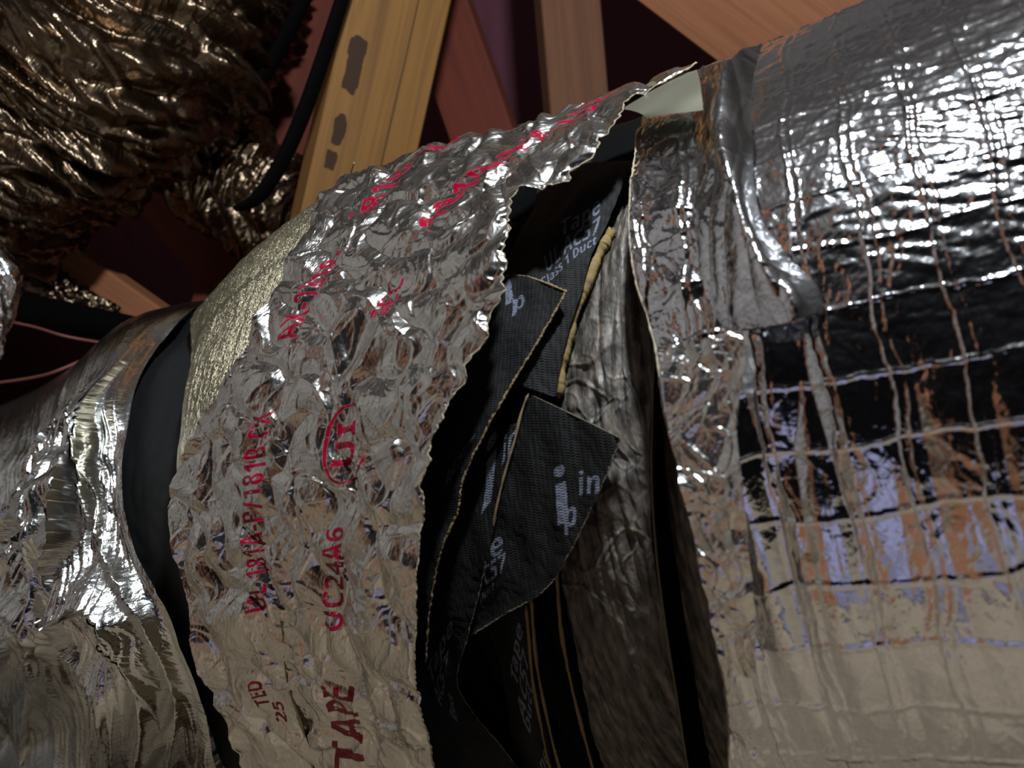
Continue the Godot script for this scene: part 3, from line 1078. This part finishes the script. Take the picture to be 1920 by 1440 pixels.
func cloth_material(words: Array, w: int, h: int, tone := 0.12) -> StandardMaterial3D:
	var mask := PackedByteArray()
	mask.resize(w * h)
	for k in words:
		if k[0] is Array: stroke(mask, w, h, k[0], k[1])
		else: stamp(mask, w, h, k[0], k[1], k[2], k[3], k[4], k[5])
	var tex := printed(mask, w, h, Color(0.46, 0.48, 0.54, 0.8), Color(0.3, 0.3, 0.33, 0.0), 0.35)
	var m := std(Color(tone, tone * 0.98, tone * 0.98), 0.66)
	m.metallic_specular = 0.35
	m.detail_enabled = true
	m.detail_blend_mode = BaseMaterial3D.BLEND_MODE_MIX
	m.detail_uv_layer = BaseMaterial3D.DETAIL_UV_2
	m.detail_albedo = tex[0]
	m.heightmap_enabled = true
	m.heightmap_texture = M.weave
	m.heightmap_scale = 0.05
	m.uv1_scale = Vector3(60.0, 60.0, 1.0)
	return m


func strip(called: String, label: String, rows: Array, lift: Callable, m: Material, nu: int, nv: int, edge: Array) -> void:
	var net := net_on(pv(rows), lift, CORE, false, false)
	var o := thing(called, label, "tape")
	place(sheet(net, nu, nv, func(c, g, f):
		var s: float = c.x * SCALE
		var a: float = c.y * c.z * SCALE
		return rad(0.0016 * n_a.get_noise_2d(s * 40.0, a * 22.0) + 0.0006 * absf(n_b.get_noise_2d(s * 120.0, a * 90.0)))), "woven_cloth", m, o)
	if edge.size():
		# frayed edge down the right side of the net
		var p := []
		for i in net.size():
			p.append(tube_point(net[i][-1]))
		var line := smooth_line(p, 26)
		var st := begin()
		var w := []
		for i in line.size():
			line[i] += Vector3(rng.randf_range(-1, 1), rng.randf_range(-1, 1), rng.randf_range(-1, 1)) * 0.0003
			w.append(edge[0] * rng.randf_range(0.5, 1.3))
		tube_line(st, line, w, 5)
		commit(st, "frayed_edge", M.thread if edge[1] == 1 else M.grey_edge, o)
		if edge.size() > 2:
			st = begin()
			p = []
			for j in net[0].size(): p.append(tube_point(net[0][j]))
			line = smooth_line(p, 26)
			w = []
			for i in line.size(): w.append(edge[0] * rng.randf_range(0.4, 1.4))
			tube_line(st, line, w, 5)
			commit(st, "frayed_edge", M.thread if edge[2] == 1 else M.grey_edge, o)


func black_tape() -> void:
	var size := 128
	var im := PackedByteArray()
	im.resize(size * size)
	for y in size:
		for x in size:
			var u := x * 6.0 / size
			var v := y * 12.0 / size
			var warp := sin(TAU * u) * 0.5 + 0.5
			var weft := absf(sin(PI * (v + (0.5 if int(u) % 2 else 0.0))))
			im[y * size + x] = int(255 * clampf(0.25 * warp + 0.75 * weft, 0, 1))
	M.weave = ImageTexture.create_from_image(Image.create_from_data(size, size, false, Image.FORMAT_L8, im))
	var a := cloth_material([["Tape", 350, 215, 190, 84, 0.6], ["UL AC57", 350, 300, 290, 72, 0.6], ["Class 1 Duct", 365, 365, 320, 44, 0.6]], 512, 768)
	strip("black_tape", "black cloth tape strip with white print running down from under the torn foil", [
		[1030, 300, 1110, 300, 1196, 300],
		[1000, 385, 1075, 375, 1152, 385],
		[965, 460, 1040, 458, 1116, 465],
		[945, 530, 1020, 535, 1092, 540],
		[930, 610, 1000, 620, 1066, 625],
		[905, 700, 970, 720, 1042, 745]], func(i, j): return [0.004, 0.013, 0.010][j], a, 60, 160, [])
	var b := cloth_material([["i", 150, 60, 40, 120, 0.5], ["p", 230, 110, 60, 60, 0.5], ["AC57", 300, 520, 200, 60, 0.6]], 512, 1024)
	strip("black_tape", "curling black cloth tape with a frayed tan edge hugging the torn foil", [
		[915, 512, 990, 520, 1061, 546],
		[900, 560, 980, 575, 1046, 575],
		[880, 640, 945, 645, 1003, 650],
		[850, 730, 910, 735, 957, 725],
		[812, 825, 870, 825, 905, 818],
		[800, 905, 840, 900, 868, 900],
		[795, 965, 830, 965, 857, 962],
		[790, 1045, 810, 1040, 826, 1035],
		[785, 1140, 797, 1140, 806, 1140],
		[783, 1240, 790, 1240, 798, 1240]], func(i, j): return [0.006, 0.013, 0.019][j], b, 70, 260, [0.0007, 1, 1])
	var c := cloth_material([["i", 345, 300, 62, 220, 0.6], ["in", 450, 205, 100, 90, 0.5], ["p", 440, 365, 60, 110, 0.55], ["e", 60, 545, 70, 80, 0.5], ["C57", 80, 640, 150, 100, 0.5], ["Duct", 70, 740, 120, 44, 0.5]], 512, 1024, 0.07)
	strip("black_tape", "loose black tape flap with cut square corner and a grey logo", [
		[990, 738, 1075, 778, 1164, 822],
		[966, 820, 1045, 850, 1133, 900],
		[938, 920, 1020, 935, 1096, 980],
		[918, 1010, 995, 1015, 1062, 1048],
		[903, 1085, 965, 1085, 1020, 1108],
		[888, 1160, 920, 1155, 950, 1150],
		[878, 1194, 882, 1192, 890, 1188]], func(i, j): return [0.010, 0.014, 0.018][j] - 0.001 * i, c, 80, 220, [0.0003, 0, 0])
	edge_line(get_node("black_tape_002"), "pale_edge", [[991, 738], [978, 772], [966, 822], [950, 875], [936, 930], [924, 985]], 0.0006, CORE + 0.019, M.thread, 0.5)
	var d := cloth_material([["i", 330, 110, 60, 200, 0.6], ["in", 430, 50, 80, 70, 0.5], ["Tape", 240, 560, 260, 90, 0.7], ["AC57", 270, 650, 240, 80, 0.7], ["Duct", 330, 740, 140, 44, 0.8]], 512, 1024, 0.07)
	strip("black_tape", "long black tape length hanging beside the lower torn foil edge", [
		[860, 800, 920, 800, 990, 790],
		[840, 900, 900, 900, 955, 895],
		[815, 1000, 870, 1005, 922, 1000],
		[795, 1100, 850, 1105, 900, 1105],
		[785, 1190, 830, 1195, 876, 1197],
		[783, 1270, 825, 1275, 857, 1275],
		[785, 1335, 840, 1335, 886, 1335],
		[790, 1420, 870, 1420, 952, 1415],
		[795, 1520, 900, 1520, 1015, 1510]], func(i, j): return [-0.002, 0.003, 0.007][j], d, 70, 240, [0.0003, 0])
	var e := cloth_material([["Tape", 300, 330, 360, 120, 0.85], ["AC57", 330, 460, 360, 110, 0.85], ["Duct", 360, 560, 240, 66, 0.85], ["Tape", 350, 840, 280, 100, 0.5], ["AC57", 370, 940, 260, 90, 0.5]], 512, 1024, 0.07)
	strip("black_tape", "short black printed tape piece between the hanging strip and the pale ribs", [
		[900, 1090, 945, 1090, 990, 1080],
		[915, 1180, 955, 1180, 992, 1175],
		[940, 1260, 970, 1260, 998, 1255],
		[955, 1350, 985, 1350, 1016, 1345],
		[965, 1440, 1000, 1440, 1036, 1435],
		[980, 1540, 1020, 1540, 1060, 1535]], func(i, j): return [-0.004, 0.002, 0.0][j], e, 60, 180, [])


func _ready() -> void:
	rng.seed = 4
	setup_view()
	materials()
	work_lamp()
	roof()
	beams()
	background()
	near_cloth()
	near_side()
	tape_print()
	foil_joint()
	foil_tape()
	black_tape()
